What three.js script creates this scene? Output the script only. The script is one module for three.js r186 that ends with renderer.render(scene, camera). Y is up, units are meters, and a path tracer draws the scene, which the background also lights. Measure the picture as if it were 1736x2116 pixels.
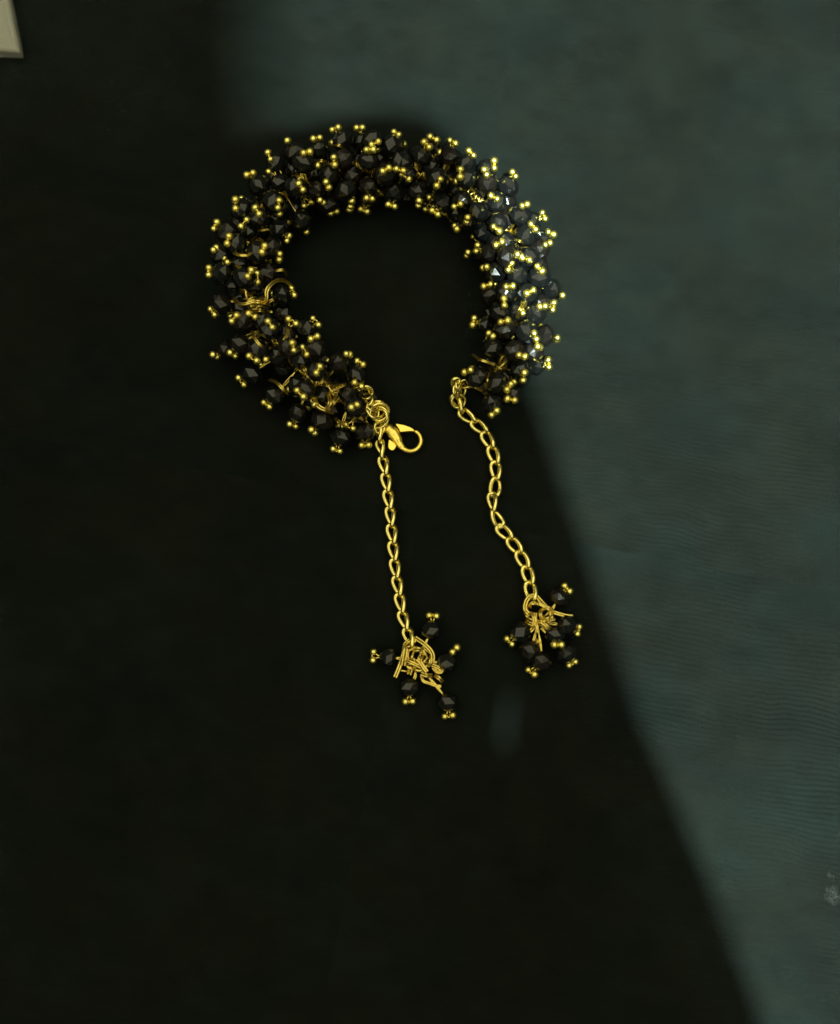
import * as THREE from 'three';
import { mergeGeometries } from 'three/addons/utils/BufferGeometryUtils.js';
import { RoundedBoxGeometry } from 'three/addons/geometries/RoundedBoxGeometry.js';
import { RectAreaLightUniformsLib } from 'three/addons/lights/RectAreaLightUniformsLib.js';

// ---------------------------------------------------------------- camera
const W = 1736, H = 2116, FOV = 48, MM = 0.001;
const scene = new THREE.Scene();
const camera = new THREE.PerspectiveCamera(FOV, W / H, 0.01, 20);
const TILT = 8 * Math.PI / 180, DIST = 0.278;
camera.up.set(0, 0, -1);
camera.position.set(0, DIST * Math.cos(TILT), DIST * Math.sin(TILT));
camera.lookAt(0, 0, 0);
camera.updateMatrixWorld(true);
camera.focus = 0.2755;
camera.userData.fStop = 4.8;

// ---------------------------------------------------------------- light
RectAreaLightUniformsLib.init();
scene.background = new THREE.Color().setRGB(0.075, 0.07, 0.045);       // even warm glow standing in for the unseen surroundings
const LAMP = new THREE.Vector3(0.1, 1.6, 0.5);
const keyColor = new THREE.Color().setRGB(0.82, 1.0, 0.93);
const key = new THREE.PointLight(keyColor, 37.5, 0, 2);  // unseen lamp, placed to light the right side of the cloth
key.position.copy(LAMP); key.castShadow = true; key.shadow.radius = 0.8;
key.shadow.mapSize.set(2048, 2048); key.shadow.camera.near = 0.05; key.shadow.camera.far = 4;
scene.add(key);
const fillColor = new THREE.Color().setRGB(1.0, 0.93, 0.6);
const FILL = { x: -0.1, y: 1.95, z: 0.1, w: 3.8, d: 3.8 };
const fill = new THREE.RectAreaLight(fillColor, 1.0, FILL.w, FILL.d);  // unseen warm panel overhead, placed to light the shadowed side
fill.position.set(FILL.x, FILL.y, FILL.z); fill.lookAt(FILL.x, 0, FILL.z);
scene.add(fill);

const renderer = new THREE.WebGLRenderer({ antialias: true });
renderer.toneMapping = THREE.LinearToneMapping;
renderer.toneMappingExposure = 1;
renderer.shadowMap.enabled = true;

// ---------------------------------------------------------------- helpers
let seed = 20240611;
const rnd = () => { seed = (seed + 0x6D2B79F5) | 0; let t = Math.imul(seed ^ (seed >>> 15), 1 | seed); t = (t + Math.imul(t ^ (t >>> 7), 61 | t)) ^ t; return ((t ^ (t >>> 14)) >>> 0) / 4294967296; };
const rr = (a, b) => a + (b - a) * rnd();
const V = (x, y, z) => new THREE.Vector3(x, y, z);
const up = V(0, 1, 0);
// pixel of the photograph (1736 wide) -> point at height h (metres) above the cloth
const fwd = new THREE.Vector3(), right = new THREE.Vector3(), cup = new THREE.Vector3();
camera.matrixWorld.extractBasis(right, cup, fwd); fwd.negate();
const TY = Math.tan(FOV * Math.PI / 360), TX = TY * W / H;
function at(px, py, h = 0) {
  const d = fwd.clone().addScaledVector(right, (px / W * 2 - 1) * TX).addScaledVector(cup, (1 - py / H * 2) * TY);
  return camera.position.clone().addScaledVector(d, (h - camera.position.y) / d.y);
}
const zoom = (ox, oy, s) => (x, y) => [(ox + x / s) * W / 3000, (oy + y / s) * W / 3000];   // reading off enlarged crops
const counts = {};
function named(o, name) { const n = counts[name] = (counts[name] ?? -1) + 1; o.name = n ? name + '_' + String(n).padStart(3, '0') : name; return o; }
function mesh(name, geo, mat, parent) { const m = new THREE.Mesh(geo, mat); m.name = name; m.castShadow = m.receiveShadow = true; parent.add(m); return m; }
function thing(name, label, category, o = new THREE.Group()) { named(o, name); o.userData = { label, category }; scene.add(o); return o; }
function tube(points, r, seg = 12, rad = 6, closed = false) { return new THREE.TubeGeometry(new THREE.CatmullRomCurve3(points, closed, 'centripetal'), seg, r, rad, closed); }
function hash(i, j, s) { let h = Math.imul(i, 374761393) ^ Math.imul(j, 668265263) ^ Math.imul(s, 2147483647 ^ 0x5bd1e995); h = Math.imul(h ^ (h >>> 13), 1274126177); return ((h ^ (h >>> 16)) >>> 0) / 4294967296; }
function vnoise(x, y, per, s) {                                    // value noise, tiles every per cells
  const i = Math.floor(x), j = Math.floor(y), f = x - i, g = y - j, u = f * f * (3 - 2 * f), v = g * g * (3 - 2 * g), m = (a) => ((a % per) + per) % per;
  const a = hash(m(i), m(j), s), b = hash(m(i + 1), m(j), s), c = hash(m(i), m(j + 1), s), d = hash(m(i + 1), m(j + 1), s);
  return a + (b - a) * u + (c - a) * v + (a - b - c + d) * u * v;
}
function dataTexture(n, fn, srgb) {
  const d = new Uint8Array(n * n * 4);
  for (let y = 0; y < n; y++) for (let x = 0; x < n; x++) { const c = fn(x / n, y / n); d.set([c[0] * 255, c[1] * 255, c[2] * 255, 255].map((v) => Math.max(0, Math.min(255, Math.round(v)))), (y * n + x) * 4); }
  const t = new THREE.DataTexture(d, n, n); t.wrapS = t.wrapT = THREE.RepeatWrapping; t.magFilter = THREE.LinearFilter; t.minFilter = THREE.LinearMipmapLinearFilter; t.generateMipmaps = true;
  if (srgb) t.colorSpace = THREE.SRGBColorSpace; t.needsUpdate = true; return t;
}

// ---------------------------------------------------------------- materials
const clothColor = dataTexture(1024, (u, v) => {                   // dyed cotton: uneven dye, small slubs, speckle of the yarn
  const big = vnoise(u * 6, v * 6, 6, 1) * 0.35 + vnoise(u * 14, v * 17, 238, 2) * 0.3 + vnoise(u * 38, v * 52, 1976, 6) * 0.35, warm = vnoise(u * 9, v * 11, 99, 5) * 0.65 + vnoise(u * 24, v * 28, 168, 13) * 0.35 - 0.5;
  const slub = vnoise(u * 60, v * 170, 10200, 3) - 0.5, fine = hash(Math.floor(u * 1024), Math.floor(v * 1024), 4) - 0.5;
  const k = 0.7 + 0.24 * (big - 0.5) + 0.035 * slub + 0.1 * fine;
  return [k * (1 + 0.13 * warm), k * (1 - 0.03 * warm), k * (1 - 0.1 * warm)];
}, true);
clothColor.repeat.set(1 / 0.19, 1 / 0.19);
const BT = 0.3;                                                     // one tile of the weave covers the cloth in view
const clothBump = dataTexture(2048, (u, v) => {                    // weft ribs 1.4 mm apart, standing up where the cloth is crinkled
  const warp = 0.55 * (vnoise(u * 8, v * 8, 8, 7) - 0.5) + 0.4 * (vnoise(u * 34, v * 30, 510, 8) - 0.5) + 0.12 * (vnoise(u * 90, v * 90, 90, 14) - 0.5);
  const x = (u > 0.5 ? u - 1 : u) * BT, z = (v > 0.5 ? v - 1 : v) * BT, m = 1 / (1 + Math.exp(-(x * 0.55 + z - 0.035) / 0.02));
  const a = Math.min(1, Math.max(0, vnoise(u * 15, v * 11, 165, 9) * 1.8 - 0.3)) * (0.16 + 0.84 * m);
  const rib = Math.sin(2 * Math.PI * (256 * v + warp * 3.2)) * a;
  const fine = vnoise(u * 620, v * 900, 55800, 10) - 0.5, slub = vnoise(u * 70, v * 214, 14980, 11) - 0.5, soft = vnoise(u * 30, v * 30, 30, 12) - 0.5;
  const h = 0.5 + 0.125 * rib + 0.15 * fine * (0.6 + m * 0.4) + 0.07 * slub + 0.1 * soft; return [h, h, h];
});
clothBump.repeat.set(1 / BT, 1 / BT);
const plating = dataTexture(128, (u, v) => { const n = 0.5 * vnoise(u * 12, v * 12, 12, 41) + 0.3 * vnoise(u * 40, v * 40, 40, 42) + 0.2 * hash(Math.floor(u * 128), Math.floor(v * 128), 43); return [n, 0.62 + 0.55 * n, n]; });
plating.repeat.set(5, 1);
const M = {
  cloth: new THREE.MeshPhysicalMaterial({ specularIntensity: 0.12, color: new THREE.Color().setRGB(0.0128, 0.0176, 0.0145), map: clothColor, bumpMap: clothBump, bumpScale: 0.0006, roughness: 0.95 }),
  glass: new THREE.MeshPhysicalMaterial({ color: new THREE.Color().setRGB(0.006, 0.007, 0.007), roughness: 0.15, ior: 1.5, specularIntensity: 1 }),
  glassDull: new THREE.MeshPhysicalMaterial({ color: new THREE.Color().setRGB(0.008, 0.007, 0.006), roughness: 0.24, ior: 1.45, specularIntensity: 1 }),
  ball: new THREE.MeshStandardMaterial({ color: new THREE.Color().setRGB(1.0, 0.9, 0.26), metalness: 1, roughness: 0.33 }),
  ballDull: new THREE.MeshStandardMaterial({ color: new THREE.Color().setRGB(1.0, 0.86, 0.22), metalness: 1, roughness: 0.42, roughnessMap: plating }),
  wire: new THREE.MeshStandardMaterial({ color: new THREE.Color().setRGB(0.96, 0.77, 0.2), metalness: 1, roughness: 0.36, roughnessMap: plating }),
  chain: new THREE.MeshStandardMaterial({ color: new THREE.Color().setRGB(1.0, 0.86, 0.28), metalness: 1, roughness: 0.28, roughnessMap: plating }),
  clasp: new THREE.MeshStandardMaterial({ color: new THREE.Color().setRGB(1.0, 0.79, 0.17), metalness: 1, roughness: 0.36, roughnessMap: plating, bumpMap: plating, bumpScale: 0.00003 }),
  paper: new THREE.MeshStandardMaterial({ color: new THREE.Color().setRGB(0.3, 0.305, 0.26), roughness: 0.9 }),
  lint: new THREE.MeshStandardMaterial({ color: new THREE.Color().setRGB(0.075, 0.08, 0.078), roughness: 1 }),
  unseenRig: new THREE.MeshStandardMaterial({ color: new THREE.Color().setRGB(0.03, 0.03, 0.03), roughness: 0.6 }),  // dark finish of the unseen shadow caster and lamp parts
  bulb: new THREE.MeshStandardMaterial({ color: 0xffffff, emissive: keyColor, emissiveIntensity: 3, roughness: 0.5 }),
  glow_panel: new THREE.MeshStandardMaterial({ color: 0xffffff, emissive: fillColor, emissiveIntensity: 0.3, roughness: 0.8 }),  // glow of the unseen warm panel
  whitePaint: new THREE.MeshStandardMaterial({ color: new THREE.Color().setRGB(0.7, 0.7, 0.68), roughness: 0.6 }),
};

// ---------------------------------------------------------------- the cloth
const creases = [[860, 170, 1010, 250, 0.6, 2.4], [1000, 240, 1160, 330, 0.4, 2.6], [1560, 1548, 1660, 1572, 1.1, 1.3], [1640, 470, 1460, 380, 0.3, 3], [1200, 640, 1250, 655, 0.35, 1.4], [1280, 980, 1420, 1000, 0.25, 2.2], [1420, 1465, 1470, 1480, 0.35, 1.2], [1480, 130, 1640, 210, 0.3, 4]]
  .map(([a, b, c, d, depth, w]) => [at(a, b), at(c, d), depth * MM, w * MM]);
function clothY(x, z) {
  let y = 1.5 * MM * (vnoise(x / 0.045 + 40, z / 0.03 + 40, 512, 21) - 0.75) + 0.75 * MM * (vnoise(x / 0.014 + 90, z / 0.009 + 90, 512, 22) - 0.6);
  for (const [a, b, depth, w] of creases) {
    const dx = b.x - a.x, dz = b.z - a.z, L = dx * dx + dz * dz, t = Math.max(0, Math.min(1, ((x - a.x) * dx + (z - a.z) * dz) / L));
    const px = x - a.x - dx * t, pz = z - a.z - dz * t, side = (px * dz - pz * dx) > 0 ? 0.6 : 1, d = Math.hypot(px, pz) / (w * side);
    y -= depth * Math.exp(-d * d) * (0.3 + 0.7 * Math.sin(Math.PI * (0.15 + 0.7 * t)));
  }
  return y;
}
{
  const N = 460, S = 1.5, g = new THREE.PlaneGeometry(2, 2, N, N); g.rotateX(-Math.PI / 2);
  const spread = (t) => Math.sign(t) * (0.3 * Math.abs(t) + 0.7 * Math.abs(t) ** 2.4) * S / 2;   // finer mesh in the middle
  const p = g.attributes.position, uv = g.attributes.uv, a = 11 * Math.PI / 180, ca = Math.cos(a), sa = Math.sin(a);
  for (let i = 0; i < p.count; i++) { const x = spread(p.getX(i)), z = spread(p.getZ(i)); p.setXYZ(i, x, clothY(x, z), z); uv.setXY(i, x * ca + z * sa, -x * sa + z * ca); }
  g.computeVertexNormals();
  const c = mesh('cloth', g, M.cloth, scene);
  c.userData = { kind: 'structure', label: 'black woven cloth with fine ribs lying flat under the bracelet' };
}

// ---------------------------------------------------------------- the bracelet
const bracelet = thing('beaded_bracelet', 'open bracelet thickly set with black faceted beads and gold balls, with two gold chains', 'bracelet');
// geometry shared by alike pieces
function facetedBead(R, n = 8) {
  const rows = [[0.9, 0.3, 0], [0.6, 0.78, 0.5], [0, 1, 0], [-0.6, 0.78, 0.5], [-0.9, 0.3, 0]].map(([y, r, o]) => Array.from({ length: n }, (_, i) => V(Math.cos((i + o) / n * 2 * Math.PI) * r * R, y * R * 0.92, Math.sin((i + o) / n * 2 * Math.PI) * r * R)));
  const q = []; const tri = (a, b, c) => q.push(a.x, a.y, a.z, b.x, b.y, b.z, c.x, c.y, c.z);
  for (let k = 0; k < 4; k++) for (let i = 0; i < n; i++) {
    const j = (i + 1) % n, A = rows[k], B = rows[k + 1];
    if (k % 2 === 0) { tri(A[i], A[j], B[i]); tri(B[i], A[j], B[j]); } else { tri(A[i], B[j], B[i]); tri(A[i], A[j], B[j]); }
  }
  for (let i = 1; i < n - 1; i++) { tri(rows[0][0], rows[0][i + 1], rows[0][i]); tri(rows[4][0], rows[4][i], rows[4][i + 1]); }
  const g = new THREE.BufferGeometry(); g.setAttribute('position', new THREE.Float32BufferAttribute(q, 3));
  g.setAttribute('uv', new THREE.Float32BufferAttribute(new Float32Array(q.length / 3 * 2), 2)); g.computeVertexNormals(); return g;
}
const beadGeo = [facetedBead(2.8 * MM, 8), facetedBead(2.95 * MM, 7), facetedBead(2.65 * MM, 8)];
const ballGeo = [0.93, 0.88, 0.97].map((r) => { const g = new THREE.SphereGeometry(r * MM, 16, 12); g.scale(1, 0.94, 1); return g; });

// centre line of the beaded rope, in photograph pixels
const CH = 8.6 * MM;
const core = new THREE.CatmullRomCurve3([[748, 838], [700, 815], [640, 775], [580, 715], [532, 645], [507, 575], [512, 500], [545, 432], [602, 380], [672, 350], [750, 345], [830, 352], [905, 368], [975, 402], [1032, 455], [1064, 525], [1074, 595], [1066, 665], [1046, 735], [1018, 800]]
  .map(([x, y], i) => at(x, y, CH - (i === 0 ? 2.5 : i === 19 ? 2 : 0) * MM)), false, 'centripetal');
const NS = 400, coreP = core.getSpacedPoints(NS), coreLen = core.getLength();
const coreT = coreP.map((_, i) => core.getTangentAt(i / NS));
function nearest(p) { let b = 0, d = 1e9; for (let i = 0; i <= NS; i++) { const e = coreP[i].distanceToSquared(p); if (e < d) { d = e; b = i; } } return [b, Math.sqrt(d)]; }
function onRope(px, py, R) {                                       // where the line of sight meets the rope's outside
  let best = null, bd = 1e9;
  for (let h = CH + R; h > 1.2 * MM; h -= 0.2 * MM) { const p = at(px, py, h), d = nearest(p)[1]; if (d <= R) return p; if (d < bd) { bd = d; best = p; } }
  return bd < 1.25 * R ? (best.y < 2 * MM ? at(px, py, 2 * MM) : best) : at(px, py, 4 * MM);
}
function wrap(i, r) {                                              // a turn of wire round the core
  const q = new THREE.Quaternion().setFromUnitVectors(V(0, 0, 1), coreT[i].clone().add(V(rr(-0.5, 0.5), rr(-0.5, 0.5), rr(-0.5, 0.5))).normalize());
  const g = new THREE.TorusGeometry(r, 0.26 * MM, 5, 12); g.applyQuaternion(q); g.translate(coreP[i].x, coreP[i].y, coreP[i].z); return g;
}
// dangles: gold ball positions read from the photograph, in pairs [x1, y1, x2, y2] (or one ball when the other is hidden)
const crops = [
  [zoom(680, 400, 2.48), [[1255, 140, 1312, 155], [1475, 135, 1520, 148], [1100, 230, 1135, 235], [852, 248, 872, 262], [685, 375, 712, 405], [500, 548, 556, 550], [1005, 370, 1055, 348], [1270, 410, 1280, 460], [1565, 335, 1615, 335], [1605, 290, 1665, 262], [965, 645, 992, 680], [1205, 625, 1222, 662], [400, 815], [585, 860, 600, 892], [793, 795, 770, 838], [1145, 778, 1180, 805], [1430, 775], [1562, 778, 1607, 755], [1290, 878, 1250, 895], [1415, 848], [1510, 855, 1565, 885], [238, 982, 205, 1030], [335, 1110, 335, 1155], [218, 1213], [1018, 1015, 1033, 1070], [855, 1090, 873, 1150], [660, 1190, 635, 1240], [790, 1262, 790, 1300], [168, 1385, 160, 1440], [545, 1412, 503, 1445]]],
  [zoom(1280, 400, 2.17), [[292, 140, 298, 192], [190, 460, 235, 435], [300, 460, 343, 438], [525, 232, 532, 275], [562, 198, 600, 212], [708, 228, 752, 237], [860, 300, 888, 338], [975, 440, 995, 495], [1060, 385, 1046, 428], [1215, 440, 1198, 525], [790, 445, 790, 505], [635, 528, 607, 565], [1028, 648, 1075, 675], [1270, 730, 1308, 712], [1430, 785, 1442, 820], [1337, 872, 1374, 907], [1472, 935, 1512, 945], [1450, 1035, 1482, 1010], [1052, 888, 1087, 922], [745, 735, 788, 712], [862, 820, 825, 848], [245, 705, 270, 745], [470, 690, 465, 722], [572, 770, 617, 790], [768, 912, 745, 880], [913, 1038, 926, 1072], [845, 1100], [1065, 1030, 1115, 1008], [1225, 1110, 1268, 1112], [1310, 1155, 1290, 1125], [1390, 1195, 1422, 1235], [1175, 1175, 1172, 1222], [980, 1205]]],
  [zoom(1480, 900, 2.8933), [[725, 340, 778, 352], [950, 360, 1010, 350], [1165, 425, 1227, 395], [930, 487, 920, 547], [1530, 450], [1298, 567, 1348, 555], [1455, 540, 1415, 580], [622, 690, 600, 750], [900, 715, 952, 718], [773, 825, 805, 887], [1248, 868], [1475, 895], [1285, 980], [1078, 1072, 1140, 1072], [1393, 1120, 1378, 1180], [1130, 1285], [550, 1230], [1003, 1373, 950, 1414], [970, 1532, 1027, 1517], [850, 1655, 800, 1667]]],
  [zoom(680, 900, 2.48), [[905, 322, 910, 385], [178, 510, 220, 550], [415, 565, 363, 610], [688, 615, 727, 667], [1075, 598, 1147, 637], [1122, 742, 1072, 774], [910, 812, 910, 864], [195, 922, 242, 912], [358, 895, 392, 914], [515, 908, 593, 975], [1395, 905], [1480, 960, 1528, 1002], [1148, 1015, 1116, 1070], [415, 1130, 490, 1158], [945, 1222, 1002, 1285], [648, 1345, 708, 1357], [1450, 1365]]],
  [zoom(680, 1200, 1.9289), [[690, 605, 722, 623], [845, 655], [988, 775, 1027, 796], [1180, 750, 1228, 753]]],
];
const dangles = [];
for (const [z, list] of crops) for (const [x1, y1, x2, y2] of list) {
  const single = x2 === undefined, a = z(x1, y1), b = single ? a : z(x2, y2), R = rr(8.7, 9.9) * MM;
  const m = onRope((a[0] + b[0]) / 2, (a[1] + b[1]) / 2, R), pa = at(a[0], a[1], m.y), pb = at(b[0], b[1], m.y);
  let pair = pb.clone().sub(pa); if (single) pair = V(rr(-0.3, 0.3), -1, rr(-0.3, 0.3)); else if (pair.length() < 1.5 * MM) pair.y -= Math.sqrt(1.75 ** 2 * MM * MM - pair.lengthSq());
  dangles.push({ tip: m, pair, single, seen: true });
}
for (let i = 0; i < 76; i++) {                                     // the side that faces the cloth, and inner gaps
  const k = Math.round((i + 0.5) / 76 * NS), ang = (i % 2 ? 1 : -1) * rr(0.55, 1.4), side = V(0, 1, 0).cross(coreT[k]).normalize();
  const R = rr(6.8, 7.8) * MM, dir = side.multiplyScalar(Math.cos(ang) * (ang > 0 ? 1 : -1)).add(V(0, -Math.abs(Math.sin(ang)), 0));
  const tip = coreP[k].clone().addScaledVector(dir, R); tip.y = Math.max(1.1 * MM, tip.y);
  dangles.push({ tip, pair: coreT[k].clone().add(V(rr(-0.6, 0.6), rr(-0.3, 0.3), rr(-0.6, 0.6))), seen: false });
}
for (let i = 0; i < 60; i++) {                                     // shorter ones, deep between the others
  const k = Math.round((i + 0.5) / 60 * NS), ang = i * 2.4 + rr(-0.3, 0.3), side = V(0, 1, 0).cross(coreT[k]).normalize(), nn = coreT[k].clone().cross(side), R = rr(5.7, 6.5) * MM;
  dangles.push({ tip: coreP[k].clone().addScaledVector(side, Math.cos(ang) * R).addScaledVector(nn, Math.sin(ang) * R), pair: coreT[k].clone().add(V(rr(-0.6, 0.6), rr(-0.3, 0.3), rr(-0.6, 0.6))), seen: false });
}
for (const d of dangles) {
  const [k] = nearest(d.tip), kk = Math.max(0, Math.min(NS, k + Math.round(rr(-6, 6))));
  d.k = kk; d.base = coreP[kk].clone(); d.reach = rr(3.15, 3.5) * MM;
  d.c = d.tip.clone().addScaledVector(d.tip.clone().sub(d.base).normalize(), -d.reach); d.c0 = d.c.clone();
}
for (let it = 0; it < 80; it++) {                                  // beads push each other apart
  for (let i = 0; i < dangles.length; i++) for (let j = i + 1; j < dangles.length; j++) {
    const A = dangles[i], B = dangles[j], v = B.c.clone().sub(A.c), d = v.length(); if (d > 5.2 * MM || d < 1e-7) continue;
    v.multiplyScalar((5.2 * MM - d) / d * 0.3); A.c.sub(v); B.c.add(v);
  }
  for (const d of dangles) {
    d.c.lerp(d.c0, 0.04); const v = d.c.clone().sub(d.tip), l = v.length(); d.c.copy(d.tip).addScaledVector(v, Math.max(3.1 * MM, Math.min(3.6 * MM, l)) / l);
    d.c.y = Math.max(2.3 * MM, d.c.y);
  }
}
function addDangle(base, c, tip, pair, single, extra = []) {
  const axis = tip.clone().sub(c).normalize(), p = pair.clone().addScaledVector(axis, -pair.dot(axis) * 0.85).normalize(), half = Math.min(1.05 * MM, Math.max(0.86 * MM, pair.length() / 2));
  const b1 = tip.clone().addScaledVector(p, half), b2 = tip.clone().addScaledVector(p, -half);
  if (b1.y < 0.95 * MM) b1.y = 0.95 * MM; if (b2.y < 0.95 * MM) b2.y = 0.95 * MM;
  const side = p.clone().multiplyScalar(0.24 * MM), mid = base.clone().lerp(c, 0.5).add(V(rr(-0.6, 0.6) * MM, rr(0, 0.8) * MM, rr(-0.6, 0.6) * MM)), out = c.clone().addScaledVector(axis, 2.4 * MM);
  const g = mergeGeometries([...extra, tube([base.clone().add(side), mid.clone().sub(side), c.clone().add(side), out.clone().add(side), b1], 0.19 * MM, 14, 5), tube([base.clone().sub(side), mid.clone().add(side), c.clone().sub(side), out.clone().sub(side), b2], 0.19 * MM, 14, 5), tube([b1, tip.clone().addScaledVector(axis, 0.35 * MM), b2], 0.19 * MM, 6, 5)].map((q) => q.index ? q.toNonIndexed() : q));
  g.translate(-base.x, -base.y, -base.z);
  const w = mesh('bead_dangle', g, M.wire, bracelet); w.position.copy(base);
  const bead = mesh('crystal_bead', beadGeo[Math.floor(rnd() * 3)], rnd() < 0.7 ? M.glass : M.glassDull, w);
  bead.position.copy(c).sub(base); bead.quaternion.setFromUnitVectors(up, axis).multiply(new THREE.Quaternion().setFromAxisAngle(up, rr(0, 6.28)));
  bead.scale.set(rr(0.94, 1.06), rr(0.88, 1.06), rr(0.94, 1.06));
  for (const b of [b1, b2]) { const s = mesh('gold_bead', ballGeo[Math.floor(rnd() * 3)], rnd() < 0.6 ? M.ball : M.ballDull, w); s.position.copy(b).sub(base); s.quaternion.setFromUnitVectors(up, p); s.scale.setScalar(rr(0.93, 1.06)); }
  return w;
}
for (const d of dangles) addDangle(d.base, d.c, d.tip, d.pair, d.single, [wrap(d.k, rr(1.2, 1.9) * MM)]);

// the wire core: three strands laid round one another, ending at the clasp and at the chain
for (let s = 0; s < 3; s++) {
  const pts = []; for (let i = 0; i <= 200; i++) { const k = i * 2, a = s * 2.094 + i * 0.55, side = up.clone().cross(coreT[k]).normalize(), nn = coreT[k].clone().cross(side); pts.push(coreP[k].clone().addScaledVector(side, Math.cos(a) * 0.9 * MM).addScaledVector(nn, Math.sin(a) * 0.9 * MM)); }
  mesh('core_wire', tube(pts, 0.42 * MM, 600, 6), M.wire, bracelet);
}
// loose wire loops that stick out of the rope
function looseWire(z, pts, R, dbl = 0.6, r = 0.2, name = 'wire_loop', h) {
  const q = pts.map(([x, y, dr = 0], i) => h === undefined ? onRope(...z(x, y), (R + dr - (i === 0 || i === pts.length - 1 ? 1.8 : 0)) * MM) : at(...z(x, y), (h + dr + rr(-0.55, 0.55)) * MM)), gs = [];
  for (const o of dbl ? [-dbl / 2, dbl / 2] : [0]) gs.push(tube(q.map((p, i) => { const t = q[Math.min(q.length - 1, i + 1)].clone().sub(q[Math.max(0, i - 1)]).normalize(), n = t.cross(up).normalize(); return p.clone().addScaledVector(n, o * MM).add(V(0, (o > 0 ? 0.12 : -0.08) * MM, 0)); }), r * MM, q.length * 6, 6));
  return mesh(name, mergeGeometries(gs), M.wire, bracelet);
}
const T3 = zoom(680, 900, 2.48), T5 = zoom(1480, 900, 2.8933), T4 = zoom(680, 1200, 1.9289), T1 = zoom(680, 400, 2.48), T2 = zoom(1280, 400, 2.17);
looseWire(T3, [[600, 470, -2.5], [672, 430, -0.5], [678, 340, 1], [735, 270, 1.5], [825, 250, 1.5], [895, 300, 1], [912, 350, 0]], 8.2, 0.62, 0.24);
for (let i = 0; i < 3; i++) looseWire(T3, [[500 + i * 34, 462 + i * 34, -1], [600 + i * 8, 440 + i * 38, 0.3], [705 - i * 16, 470 + i * 30, -0.6 - 0.5 * (i % 2)]], 7.4 - 0.5 * (i % 3), i % 2 ? 0 : 0.55, 0.23);
looseWire(T3, [[385, 405, -1], [450, 462, 0], [560, 438, 0.4], [650, 395, -1]], 7, 0.5, 0.22);
looseWire(T3, [[545, 700, -1], [575, 770, 0], [620, 825, 0], [700, 855, -1]], 7.2, 0.4);
looseWire(T3, [[840, 665, -1], [862, 720, 0], [815, 810, 0.4], [780, 905, -1]], 7.4, 0.4);
looseWire(T3, [[700, 1130, -1], [780, 1170, 0.6], [830, 1225, 0.8], [866, 1268, 0]], 7.2, 0.45, 0.22);
looseWire(T3, [[985, 1005, 0], [1015, 1045, 0.4], [1052, 1082, 0]], 7.2, 0.5);
looseWire(T3, [[700, 155, -1], [760, 165, 0], [820, 160, 0.5], [855, 215, 0]], 7, 0.5);
looseWire(T3, [[380, 0, 0], [440, 28, 0.5], [500, 30, 0.5], [580, -30, 0]], 7.6, 0.4, 0.22);
looseWire(T3, [[410, 115, 0], [450, 150, 0.3], [500, 195, 0.3]], 7.4, 0.5, 0.22);
looseWire(T3, [[1100, 1285, 0], [1130, 1360, 0.5], [1190, 1392, 0.5], [1235, 1340, 0.4], [1225, 1270, 0]], 6.6, 0.6, 0.24);
looseWire(T3, [[1110, 1370, 0], [1180, 1400, 0.3], [1260, 1425, 0]], 6.4, 0.4);
for (let i = 0; i < 5; i++) looseWire(T3, [[1215 + i * 28, 1262 - i * 16, 0], [1250 + i * 26, 1230 - i * 12, 0.6], [1262 + i * 27, 1180 - i * 4, 0]], 6, 0.4);
looseWire(T3, [[1235, 1420, -0.5], [1262, 1340, 0], [1290, 1265, -0.4]], 6, 0.4);
looseWire(T4, [[1000, 565, 0], [1020, 590, 0.3], [1092, 615, 0]], 7, 0.5);
looseWire(T4, [[1120, 570, 0], [1150, 555, 0.3], [1188, 572, 0]], 7, 0.5);
looseWire(T5, [[1152, 508, 0.5], [1095, 590, 1], [1062, 680, 0.3]], 8.2, 0.5, 0.24);
looseWire(T5, [[1085, 735, 0], [1120, 762, 0.5], [1170, 798, 0]], 7.8, 0.5, 0.22);
looseWire(T5, [[1078, 830, 0], [1110, 835, 0.4], [1138, 822, 0]], 7.6, 0.5, 0.22);
looseWire(T5, [[1200, 1062, 0.4], [1245, 1105, 0.8], [1296, 1138, 0.2]], 7.8, 0.6, 0.24);
looseWire(T5, [[600, 1058, 0], [700, 1120, 0.3], [825, 1160, -0.5]], 7.2, 0.4);
looseWire(T5, [[785, 1260, 0], [770, 1330, 0.6], [768, 1410, 0]], 7, 0.7, 0.24);
looseWire(T5, [[560, 1400, 0], [620, 1390, 0.4], [700, 1432, 0]], 6, 0.45);
looseWire(T2, [[1200, 985, 0], [1250, 1000, 0.4], [1300, 1022, 0]], 7.8, 0.4, 0.22);
looseWire(T1, [[1265, 290, 0], [1315, 295, 0.4], [1365, 322, 0]], 7.6, 0.5, 0.24);
looseWire(T1, [[1115, 440, 0], [1160, 432, 0.4], [1210, 445, 0]], 7.4, 0.5, 0.22);
looseWire(T1, [[915, 565, 0], [965, 590, 0.4], [1015, 625, 0]], 7.4, 0.5, 0.22);
looseWire(T1, [[540, 1260, -0.5], [590, 1215, 0], [640, 1150, -0.5], [600, 1125, -1]], 7, 0.5);

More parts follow.
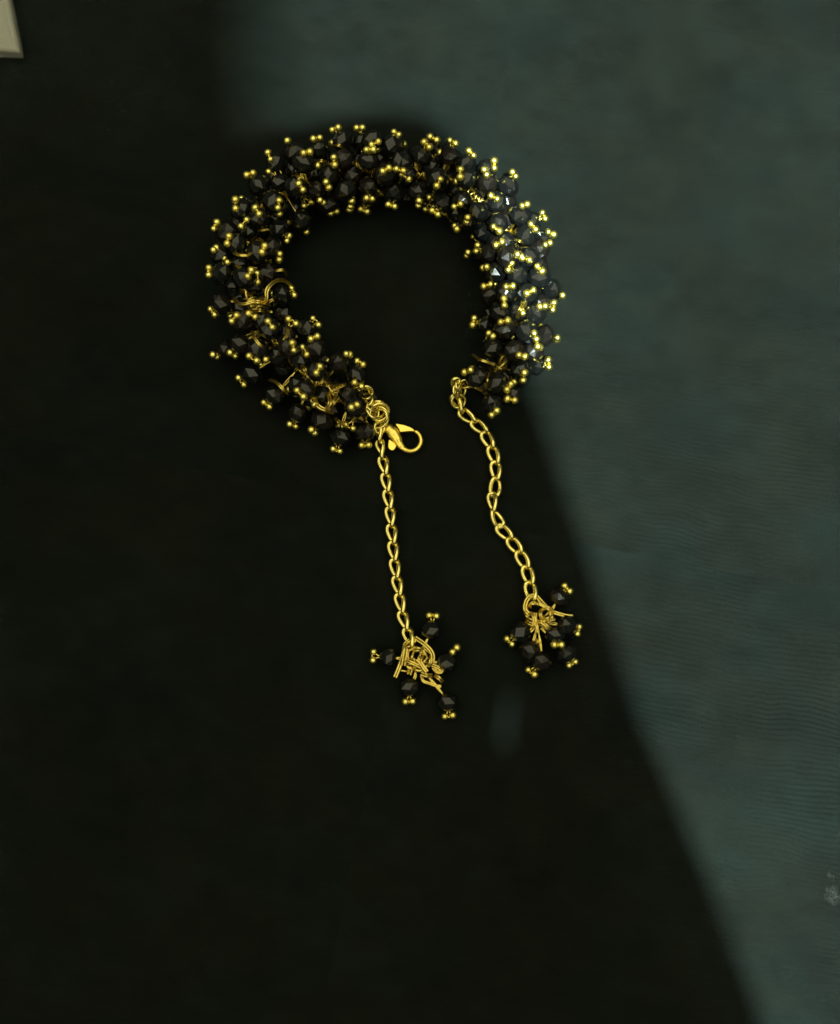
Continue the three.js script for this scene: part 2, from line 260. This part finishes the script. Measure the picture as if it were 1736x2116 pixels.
// ---- chains
function linkGeo(len, wid, r, twist) {
  const pts = [], n = 28;
  for (let i = 0; i < n; i++) {
    const t = i / n * 2 * Math.PI, c = Math.cos(t), s = Math.sin(t), x = Math.sign(c) * Math.abs(c) ** 0.8 * (len / 2 - r), w = Math.sign(s) * Math.abs(s) ** 0.75 * (wid / 2 - r), a = twist * c;
    pts.push(V(w * Math.cos(a), w * Math.sin(a), x));
  }
  return tube(pts, r, 40, 8, true);
}
const linkGeos = [linkGeo(6.0 * MM, 3.5 * MM, 0.6 * MM, 0.95), linkGeo(5.8 * MM, 3.6 * MM, 0.6 * MM, 0.8)];
function makeChain(px, pitch, roll, label, geo, h0, h1) {
  const ch = new THREE.Group(); ch.name = 'chain'; ch.userData.label = label; bracelet.add(ch);
  const pts = px.map(([x, y, h = 1.5]) => at(x, y, h * MM)), cv = new THREE.CatmullRomCurve3(pts, false, 'centripetal'), L = cv.getLength(), n = Math.round(L / (pitch * MM));
  for (let i = 0; i <= n; i++) {
    const u = i / n, p = cv.getPointAt(u), t = cv.getTangentAt(u), m = mesh('chain_link', geo, M.chain, ch), s = up.clone().cross(t).normalize(), nn = t.clone().cross(s);
    const [b, j] = roll(i, n), q = new THREE.Quaternion().setFromRotationMatrix(new THREE.Matrix4().makeBasis(s, nn, t));
    m.position.copy(p); m.quaternion.copy(q).multiply(new THREE.Quaternion().setFromAxisAngle(V(0, 0, 1), b + rr(-0.08, 0.08))).multiply(new THREE.Quaternion().setFromAxisAngle(V(0, 1, 0), j + rr(-0.05, 0.05)));
  }
  return ch;
}
makeChain([[783, 893, 2.2], [786, 918, 1.8], [793, 955], [799, 995], [804, 1035], [809, 1080], [813, 1130], [818, 1180], [825, 1225], [832, 1268], [846, 1318, 2]], 4.05, (i) => [i < 2 ? 1.1 : 0.78, 0.16], 'straight gold chain below the clasp', linkGeos[0]);
makeChain([[944, 802, 4.5], [945, 832, 3], [961, 855, 1.8], [977, 870], [998, 889], [1011, 914], [1021, 942], [1025, 974], [1024, 1002], [1018, 1028], [1023, 1062], [1037, 1092], [1058, 1119], [1078, 1152], [1091, 1186], [1097, 1222, 1.8]], 3.85, (i, n) => [i < 2 ? 1.0 : i === 7 ? -0.2 : i === 8 ? 0.9 : i === 9 ? -0.5 : i < 7 ? 0.6 : 0.4, 0.14], 'gold chain curving away from the end without clasp', linkGeos[1]);

// ---- jump rings between rope, clasp and chain
const ringG = {};
function ring(z, x, y, h, R, nx, ny, nz, stretch = 1, r = 0.36) {
  const k = [R, stretch, r].join(); let g = ringG[k]; if (!g) { g = ringG[k] = new THREE.TorusGeometry(R * 1.12 * MM, r * MM, 8, 28); g.scale(stretch, 1, 1); }
  const m = mesh('jump_ring', g, M.chain, bracelet); m.position.copy(at(...z(x, y), h * MM)); m.quaternion.setFromUnitVectors(V(0, 0, 1), V(nx, ny, nz).normalize()); return m;
}
const TC = zoom(1200, 1350, 4.96);
ring(TC, 520, 260, 6.2, 1.45, 0.25, 0.8, 0.5, 1.1); ring(TC, 470, 215, 5.2, 1.5, -0.3, 0.5, 0.8); ring(TC, 400, 300, 5, 1.3, 0.8, 0.4, 0.2);
ring(TC, 520, 390, 5.8, 1.6, -0.4, 0.85, -0.3, 1.1); ring(TC, 640, 470, 5.2, 1.7, 0.5, 0.7, -0.5, 1.15); ring(TC, 740, 480, 4.2, 1.4, 0.1, 0.4, 0.9);
ring(TC, 700, 560, 5, 1.9, 0.45, 0.75, -0.2, 1.15); ring(TC, 770, 600, 4.6, 1.9, 0.3, 0.8, 0.45, 1.1); ring(TC, 720, 690, 3.8, 2.4, -0.2, 0.9, 0.2, 1.05); ring(TC, 800, 680, 4.3, 1.5, -0.5, 0.8, 0.3);
ring(TC, 590, 570, 4.4, 1.5, 0.3, 0.55, 0.75, 1.1); ring(TC, 680, 620, 5.2, 1.3, 0.7, 0.6, 0.2); ring(TC, 770, 880, 3.1, 1.25, 0.5, 0.75, 0.1, 1);
const TR = zoom(1550, 1300, 4.233);
ring(TR, 370, 330, 6, 1.3, 0.9, 0.4, -0.1, 1); ring(TR, 350, 400, 5.6, 1.6, 0.85, 0.5, 0.1, 1); ring(TR, 420, 400, 5, 1.5, 0.8, 0.5, 0.3); ring(TR, 370, 560, 3.8, 1.5, 0.2, 0.8, 0.5); ring(TR, 470, 300, 6, 1.1, 0.1, 0.6, 0.8, 1, 0.24);

// ---- lobster clasp, lying flat
{
  const clasp = new THREE.Group(); clasp.name = 'lobster_clasp'; bracelet.add(clasp);
  const o = at(...TC(1310, 1110), 2 * MM), ex = at(...TC(1410, 1110), 2 * MM).sub(o), ey = at(...TC(1310, 1010), 2 * MM).sub(o), sc = ex.length() / 100;
  clasp.position.copy(o); clasp.quaternion.setFromRotationMatrix(new THREE.Matrix4().makeBasis(ex.clone().normalize(), ey.clone().normalize(), ex.clone().cross(ey).normalize()));
  const P = (x, y) => new THREE.Vector2((x - 1310) * sc, (1110 - y) * sc);
  const solid = (pts, depth, bevel) => { const s = new THREE.Shape(); s.setFromPoints(new THREE.SplineCurve([...pts, pts[0]].map(([x, y]) => P(x, y))).getPoints(60)); const g = new THREE.ExtrudeGeometry(s, { depth: depth * MM, bevelEnabled: true, bevelThickness: bevel * MM, bevelSize: bevel * MM * 0.8, bevelSegments: 6, curveSegments: 6 }); g.translate(0, 0, -depth * MM / 2); return g; };
  // body: a swelling tube that runs into the hook
  const path = [[862, 838, 0.85], [930, 890, 1.3], [1010, 970, 1.52], [1078, 1075, 1.32], [1130, 1175, 0.92], [1210, 1262, 0.66], [1320, 1298, 0.58], [1425, 1262, 0.57], [1492, 1180, 0.56], [1506, 1085, 0.54], [1465, 985, 0.5], [1390, 925, 0.45]];
  const cv = new THREE.CatmullRomCurve3(path.map(([x, y]) => V(P(x, y).x, P(x, y).y, 0))), n = 72, rad = 14, pos = [], idx = [], uvs = [];
  for (let i = 0; i <= n; i++) {
    const u = i / n, f = u * (path.length - 1), k = Math.min(path.length - 2, Math.floor(f)), e = f - k, s = e * e * (3 - 2 * e);
    const r0 = (path[k][2] * (1 - s) + path[k + 1][2] * s) * MM, r = i === 0 || i === n ? r0 * 0.3 : r0, p = cv.getPoint(u), t = cv.getTangent(u), nn = V(-t.y, t.x, 0);
    for (let j = 0; j <= rad; j++) { const a = j / rad * 2 * Math.PI, flat = r0 > 0.7 * MM ? 0.78 : 1; pos.push(p.x + nn.x * Math.cos(a) * r, p.y + nn.y * Math.cos(a) * r, Math.sin(a) * r * flat); uvs.push(u, j / rad); }
  }
  for (let i = 0; i < n; i++) for (let j = 0; j < rad; j++) { const a = i * (rad + 1) + j, b = a + rad + 1; idx.push(a, a + 1, b, a + 1, b + 1, b); }
  const g = new THREE.BufferGeometry(); g.setAttribute('position', new THREE.Float32BufferAttribute(pos, 3)); g.setAttribute('uv', new THREE.Float32BufferAttribute(uvs, 2)); g.setIndex(idx); g.computeVertexNormals();
  mesh('hook', g, M.clasp, clasp);
  mesh('lever', solid([[1070, 820], [1200, 845], [1320, 888], [1375, 935], [1300, 935], [1190, 945], [1150, 945], [1125, 895]], 0.7, 0.28), M.clasp, clasp);
  const tab = mesh('thumb_tab', solid([[945, 1110], [1010, 1155], [1055, 1215], [1008, 1282], [940, 1240]], 0.6, 0.22), M.clasp, clasp); tab.position.z = 0.2 * MM;
  const eye = mesh('eye', new THREE.TorusGeometry(0.75 * MM, 0.33 * MM, 8, 20), M.clasp, clasp); eye.position.set(P(825, 815).x, P(825, 815).y, 0); eye.rotation.y = 0.7;
}

// ---- tassels at the chain ends
const TA = zoom(1250, 2150, 3.858), TB = zoom(1750, 2050, 4.34);
function tassel(z, hub, list) {
  for (const [bx, by, g1x, g1y, g2x, g2y, bh = 2.8, gh = 2.2, dull] of list) {
    const c = at(...z(bx, by), bh * MM), t1 = at(...z(g1x, g1y), gh * MM), t2 = at(...z(g2x, g2y), gh * MM), tip = t1.clone().lerp(t2, 0.5), b = at(...z(...hub), 2.6 * MM).lerp(c, 0.15);
    const v = c.clone().sub(tip); if (v.length() > 3.5 * MM) c.copy(tip).addScaledVector(v, 3.5 * MM / v.length()); c.y = Math.max(c.y, 2.6 * MM);
    addDangle(b, c, tip, t2.sub(t1), false);
  }
}
tassel(TA, [920, 840], [[1120, 385, 1095, 192, 1190, 185], [565, 765, 320, 685, 325, 800], [1335, 830, 1460, 630, 1425, 682, 2.8, 2.4], [820, 1115, 800, 1372, 828, 1362, 2.7, 1.6], [1345, 1375, 1310, 1590, 1410, 1540]]);
tassel(TB, [730, 760], [[1060, 360, 1160, 180, 1225, 270], [1190, 800, 1365, 815, 1370, 925], [480, 880, 262, 1008, 342, 1077], [1010, 950, 1010, 1080, 1092, 1108, 3.4, 4.6], [1180, 1230, 1225, 1400, 1320, 1370], [800, 1340, 580, 1510, 700, 1525], [610, 1180, 560, 1230, 590, 1290, 2.7, 1.2]]);
const coil = (z, x, y, rx, ry, h, from, to, turns = 1) => { const p = []; const n = Math.ceil(Math.abs(to - from) * 1.8) + 2; for (let i = 0; i <= n; i++) { const a = from + (to - from) * i / n; const j = rr(0.86, 1.12); p.push([x + Math.cos(a) * rx * j, y + Math.sin(a) * ry * j, 0.55 * Math.sin(a * 1.3) + 0.3 * Math.sin(a * 2.9)]); } return looseWire(z, p, 0, 0, 0.31, 'wire_coil', h); };
coil(TA, 935, 745, 190, 195, 3.4, -0.9, 4.6); coil(TA, 930, 745, 125, 120, 4.4, 1.4, 7.4); coil(TA, 930, 740, 78, 72, 4.9, 0, 6.4); coil(TA, 955, 770, 150, 150, 3.9, -2.4, 2.2);
const wA = (pts, h, dbl = 0.7, r = 0.26) => looseWire(TA, pts, 0, dbl, r, 'wire_end', h), wB = (pts, h, dbl = 0.7, r = 0.26) => looseWire(TB, pts, 0, dbl, r, 'wire_end', h);
wA([[765, 600], [735, 720], [685, 880], [622, 1035]], 3.6, 0.55, 0.27); wA([[770, 640], [755, 740], [735, 870]], 4.2); wA([[755, 790], [860, 840], [960, 885]], 4.6, 0.5); wA([[670, 940], [750, 950], [830, 975]], 3.2, 0);
wA([[800, 870], [860, 885], [905, 925]], 4); wA([[815, 890], [830, 950], [815, 1000]], 3.2); wA([[900, 490, -0.6], [1040, 590], [1130, 700], [1140, 800], [1070, 880]], 3.2, 0.6, 0.26); wA([[930, 780], [990, 860], [1060, 960]], 5, 0.5, 0.3);
wA([[980, 985], [1060, 1010], [1135, 1015]], 4.2, 0.6); wA([[985, 1010], [1010, 1085], [1100, 1120], [1180, 1150], [1250, 1165]], 3, 0.35); wA([[1130, 865], [1210, 900], [1285, 955]], 3.6, 0.5, 0.28); wA([[1140, 900], [1200, 960], [1270, 965]], 3.2, 0.4); wA([[1170, 1010], [1230, 1050], [1275, 1100]], 3, 0.5); wA([[820, 520], [760, 580], [735, 680]], 3, 0.5, 0.26);
coil(TB, 875, 620, 105, 105, 4.6, -2.6, 3.6); coil(TB, 860, 615, 72, 78, 5, 0, 6.3); coil(TB, 700, 580, 150, 130, 3.8, 1.8, 5.2); coil(TB, 680, 490, 60, 50, 4.4, 2.6, 6.2);
wB([[625, 330, -0.6], [560, 430], [545, 540], [620, 640]], 3.6, 0.6, 0.28); wB([[610, 350], [700, 330], [760, 390], [870, 510]], 3.2, 0.6, 0.28); wB([[640, 450], [760, 460], [900, 540], [985, 590]], 4.6, 0.4); wB([[960, 585], [1100, 625], [1200, 650], [1280, 655]], 3.6, 0.5);
wB([[560, 905], [640, 870], [690, 780], [700, 600]], 4, 0.5, 0.26); wB([[690, 740], [730, 820], [722, 905]], 4, 0.4); wB([[550, 720], [600, 760], [660, 780]], 3.6, 0.6); wB([[800, 640], [840, 730], [890, 740], [960, 700], [1005, 715]], 4.2, 0.4); wB([[710, 735], [790, 740], [860, 790], [930, 845]], 3.8, 0.5, 0.26); wB([[640, 1060], [690, 1170], [755, 1260]], 2.6, 0.4); wB([[720, 1085], [750, 1140], [785, 1215]], 2.6, 0.4); wB([[700, 1010], [740, 1050], [780, 1075]], 2.8, 0.4); wB([[620, 600], [680, 660], [680, 800]], 4.2, 0.5, 0.26);

// ---------------------------------------------------------------- white folded paper in the corner
{
  const C = at(47, 118, 0), e1 = at(24, 0, 0).sub(C).normalize(), e2 = at(0, 116, 0).sub(C).normalize(), N = 48, A = 70 * MM, B = 60 * MM, pos = [], idx = [], uvs = [];
  const top = (a, b) => { const ea = Math.min(a, A - a), eb = Math.min(b, B - b), e = Math.min(ea, eb) / MM; return (2.2 + 1.1 * (vnoise(a / 0.006, b / 0.005, 400, 31) - 0.5) + 0.5 * (vnoise(a / 0.0025, b / 0.003, 400, 32) - 0.5) + 0.45 * Math.exp(-((e - 0.9) ** 2) * 2) - 0.5 * Math.exp(-e * 5)) * MM; };
  const edge = (s, k) => 0.35 * MM * (vnoise(s / 0.004, k, 400, 33) - 0.5);
  for (let lay = 0; lay < 2; lay++) for (let i = 0; i <= N; i++) for (let j = 0; j <= N; j++) {
    const a = (i / N) ** 1.7 * A, b = (j / N) ** 1.7 * B, p = C.clone().addScaledVector(e1, a + (i === 0 ? edge(b, 1) : 0)).addScaledVector(e2, b + (j === 0 ? edge(a, 7) : 0)), y = clothY(p.x, p.z);
    pos.push(p.x, lay ? y + 0.3 * MM : Math.max(y + 0.6 * MM, top(a, b)), p.z); uvs.push(a * 10, b * 10);
  }
  const M1 = N + 1, off = M1 * M1, quad = (a, b, c, d) => idx.push(a, b, c, b, d, c);
  for (let i = 0; i < N; i++) for (let j = 0; j < N; j++) { const a = i * M1 + j; quad(a, a + 1, a + M1, a + M1 + 1); quad(off + a, off + a + M1, off + a + 1, off + a + M1 + 1); }
  for (let i = 0; i < N; i++) { quad(i, off + i, i + 1, off + i + 1); quad(i * M1, (i + 1) * M1, off + i * M1, off + (i + 1) * M1); quad(N * M1 + i, N * M1 + i + 1, off + N * M1 + i, off + N * M1 + i + 1); quad(i * M1 + N, off + i * M1 + N, (i + 1) * M1 + N, off + (i + 1) * M1 + N); }
  const g = new THREE.BufferGeometry(); g.setAttribute('position', new THREE.Float32BufferAttribute(pos, 3)); g.setAttribute('uv', new THREE.Float32BufferAttribute(uvs, 2)); g.setIndex(idx); g.computeVertexNormals();
  const m = new THREE.Mesh(g, M.paper); m.castShadow = m.receiveShadow = true; M.paper.side = THREE.DoubleSide;
  thing('paper_packet', 'corner of a white creased paper packet lying on the black cloth', 'paper', m);
}
// ---------------------------------------------------------------- a tuft of lint on the cloth
{
  const o = at(1716, 1848, 0), gs = [];
  for (let i = 0; i < 96; i++) {
    const small = i > 84, a = rr(0, 6.28), g = Math.sqrt(rnd()) * (small ? 0.4 : 1.7) * MM, b = rr(0, 6.28), p = V(Math.cos(b) * g * 0.8 + (small ? 0 : 0.1 * MM), rr(0.2, 0.8) * MM, Math.sin(b) * g + (small ? -4.4 : 0) * MM), d = rr(0.3, 0.9) * MM;
    gs.push(tube([p, p.clone().add(V(Math.cos(a) * d, rr(0, 0.3) * MM, Math.sin(a) * d)), p.clone().add(V(Math.cos(a + 0.9) * d * 1.5, rr(-0.1, 0.2) * MM, Math.sin(a + 0.9) * d * 1.5))], 0.018 * MM, 5, 3));
  }
  const m = new THREE.Mesh(mergeGeometries(gs), M.lint); m.castShadow = m.receiveShadow = true; m.position.set(o.x, clothY(o.x, o.z), o.z);
  thing('lint_tuft', 'tiny pale tuft of lint caught on the black cloth', 'lint', m);
}
// ---------------------------------------------------------------- unseen thing above the cloth, shaped to cast its long shadow
{
  const unseenRig = thing('unseen_shadow_caster', 'unseen shadow caster out of the frame, shaped to darken the cloth and leave a faint light patch', 'unseenRig');
  const lift = (px, py, h) => { const p = at(px, py, 0), t = 1 - h / LAMP.y; return V(LAMP.x + (p.x - LAMP.x) * t, h, LAMP.z + (p.z - LAMP.z) * t); };   // the point at height h whose shadow falls on that pixel
  const plate = (name, outline, slot, h) => {
    const f = (l) => l.map(([x, y]) => { const p = lift(x, y, h); return new THREE.Vector2(p.x, -p.z); });
    const s = new THREE.Shape(f(outline)); if (slot) s.holes.push(new THREE.Path(f(slot)));
    const g = new THREE.ExtrudeGeometry(s, { depth: 2 * MM, bevelEnabled: false }); g.rotateX(-Math.PI / 2); g.translate(0, h, 0); return mesh(name, g, M.unseenRig, unseenRig);
  };
  const h1 = 0.31, h2 = 0.74;
  plate('slotted_shadow_plate', [[806, 236], [890, 250], [945, 300], [975, 400], [1104, 823], [1245, 1238], [1325, 1488], [1456, 1791], [1576, 2105], [1690, 2420], [-140, 2420], [-140, 330], [480, 300], [580, 268], [690, 246]], [[1050, 1440], [1061, 1443], [1050, 1548], [1033, 1544]], h1);  // outline shaped for the shadow edge, slot for the faint light patch
  plate('upper_shadow_plate', [[540, -260], [535, 60], [540, 200], [570, 330], [570, 700], [-200, 700], [-200, -260]], null, h2);  // unseen, shaped to darken the upper left of the cloth
  const e = lift(420, 2395, h1), post = mesh('post', new THREE.CylinderGeometry(7 * MM, 7 * MM, h1 - 2 * MM, 24), M.unseenRig, unseenRig); post.position.set(e.x, h1 / 2, e.z + 0.004);  // unseen support under the plates that cast the shadow
  const base = mesh('base', new THREE.CylinderGeometry(0.06, 0.062, 12 * MM, 48), M.unseenRig, unseenRig); base.position.set(e.x, 6 * MM, e.z + 0.045);
  const r0 = lift(-90, 640, h1), r1 = lift(-120, 640, h2);           // the riser that carries the upper plate
  mesh('riser', tube([V(r0.x, h1 + 2 * MM, r0.z), r0.clone().lerp(r1, 0.5), V(r1.x, h2 + 1 * MM, r1.z)], 5 * MM, 20, 12), M.unseenRig, unseenRig);
}
// ---------------------------------------------------------------- unseen lamps, placed to light the cloth and the shadowed beads
{
  const lamp = thing('unseen_lamp', 'unseen lamp out of the frame, placed to light the right side of the cloth', 'lamp');
  lamp.position.copy(LAMP);
  mesh('bulb', new THREE.SphereGeometry(0.018, 24, 16), M.bulb, lamp);
  const s = mesh('socket', new THREE.CylinderGeometry(0.013, 0.015, 0.05, 20), M.unseenRig, lamp); s.position.y = 0.045;
  const shade = mesh('shade', new THREE.LatheGeometry([[0.016, 0.075], [0.03, 0.07], [0.07, 0.045], [0.1, 0], [0.112, -0.03], [0.108, -0.03], [0.096, 0], [0.067, 0.041], [0.028, 0.066], [0.016, 0.07]].map(([x, y]) => new THREE.Vector2(x, y)), 48), M.unseenRig, lamp); M.unseenRig.side = THREE.DoubleSide;  // shade added to keep the bulb from lighting the panel above
  const c = mesh('cord', new THREE.CylinderGeometry(0.003, 0.003, 0.27, 8), M.unseenRig, lamp); c.position.y = 0.2;
  const p = thing('unseen_light_panel', 'unseen wide warm panel out of the frame, placed to light the beads in shadow', 'unseen light');
  p.position.set(FILL.x, FILL.y + 0.02, FILL.z);
  const d = mesh('glow_panel', new THREE.BoxGeometry(FILL.w, 0.02, FILL.d), M.glow_panel, p); d.position.y = 0.002;
  const f = mesh('frame', new THREE.BoxGeometry(FILL.w + 0.06, 0.03, FILL.d + 0.06), M.whitePaint, p); f.position.y = 0.032;
}
renderer.render(scene, camera);
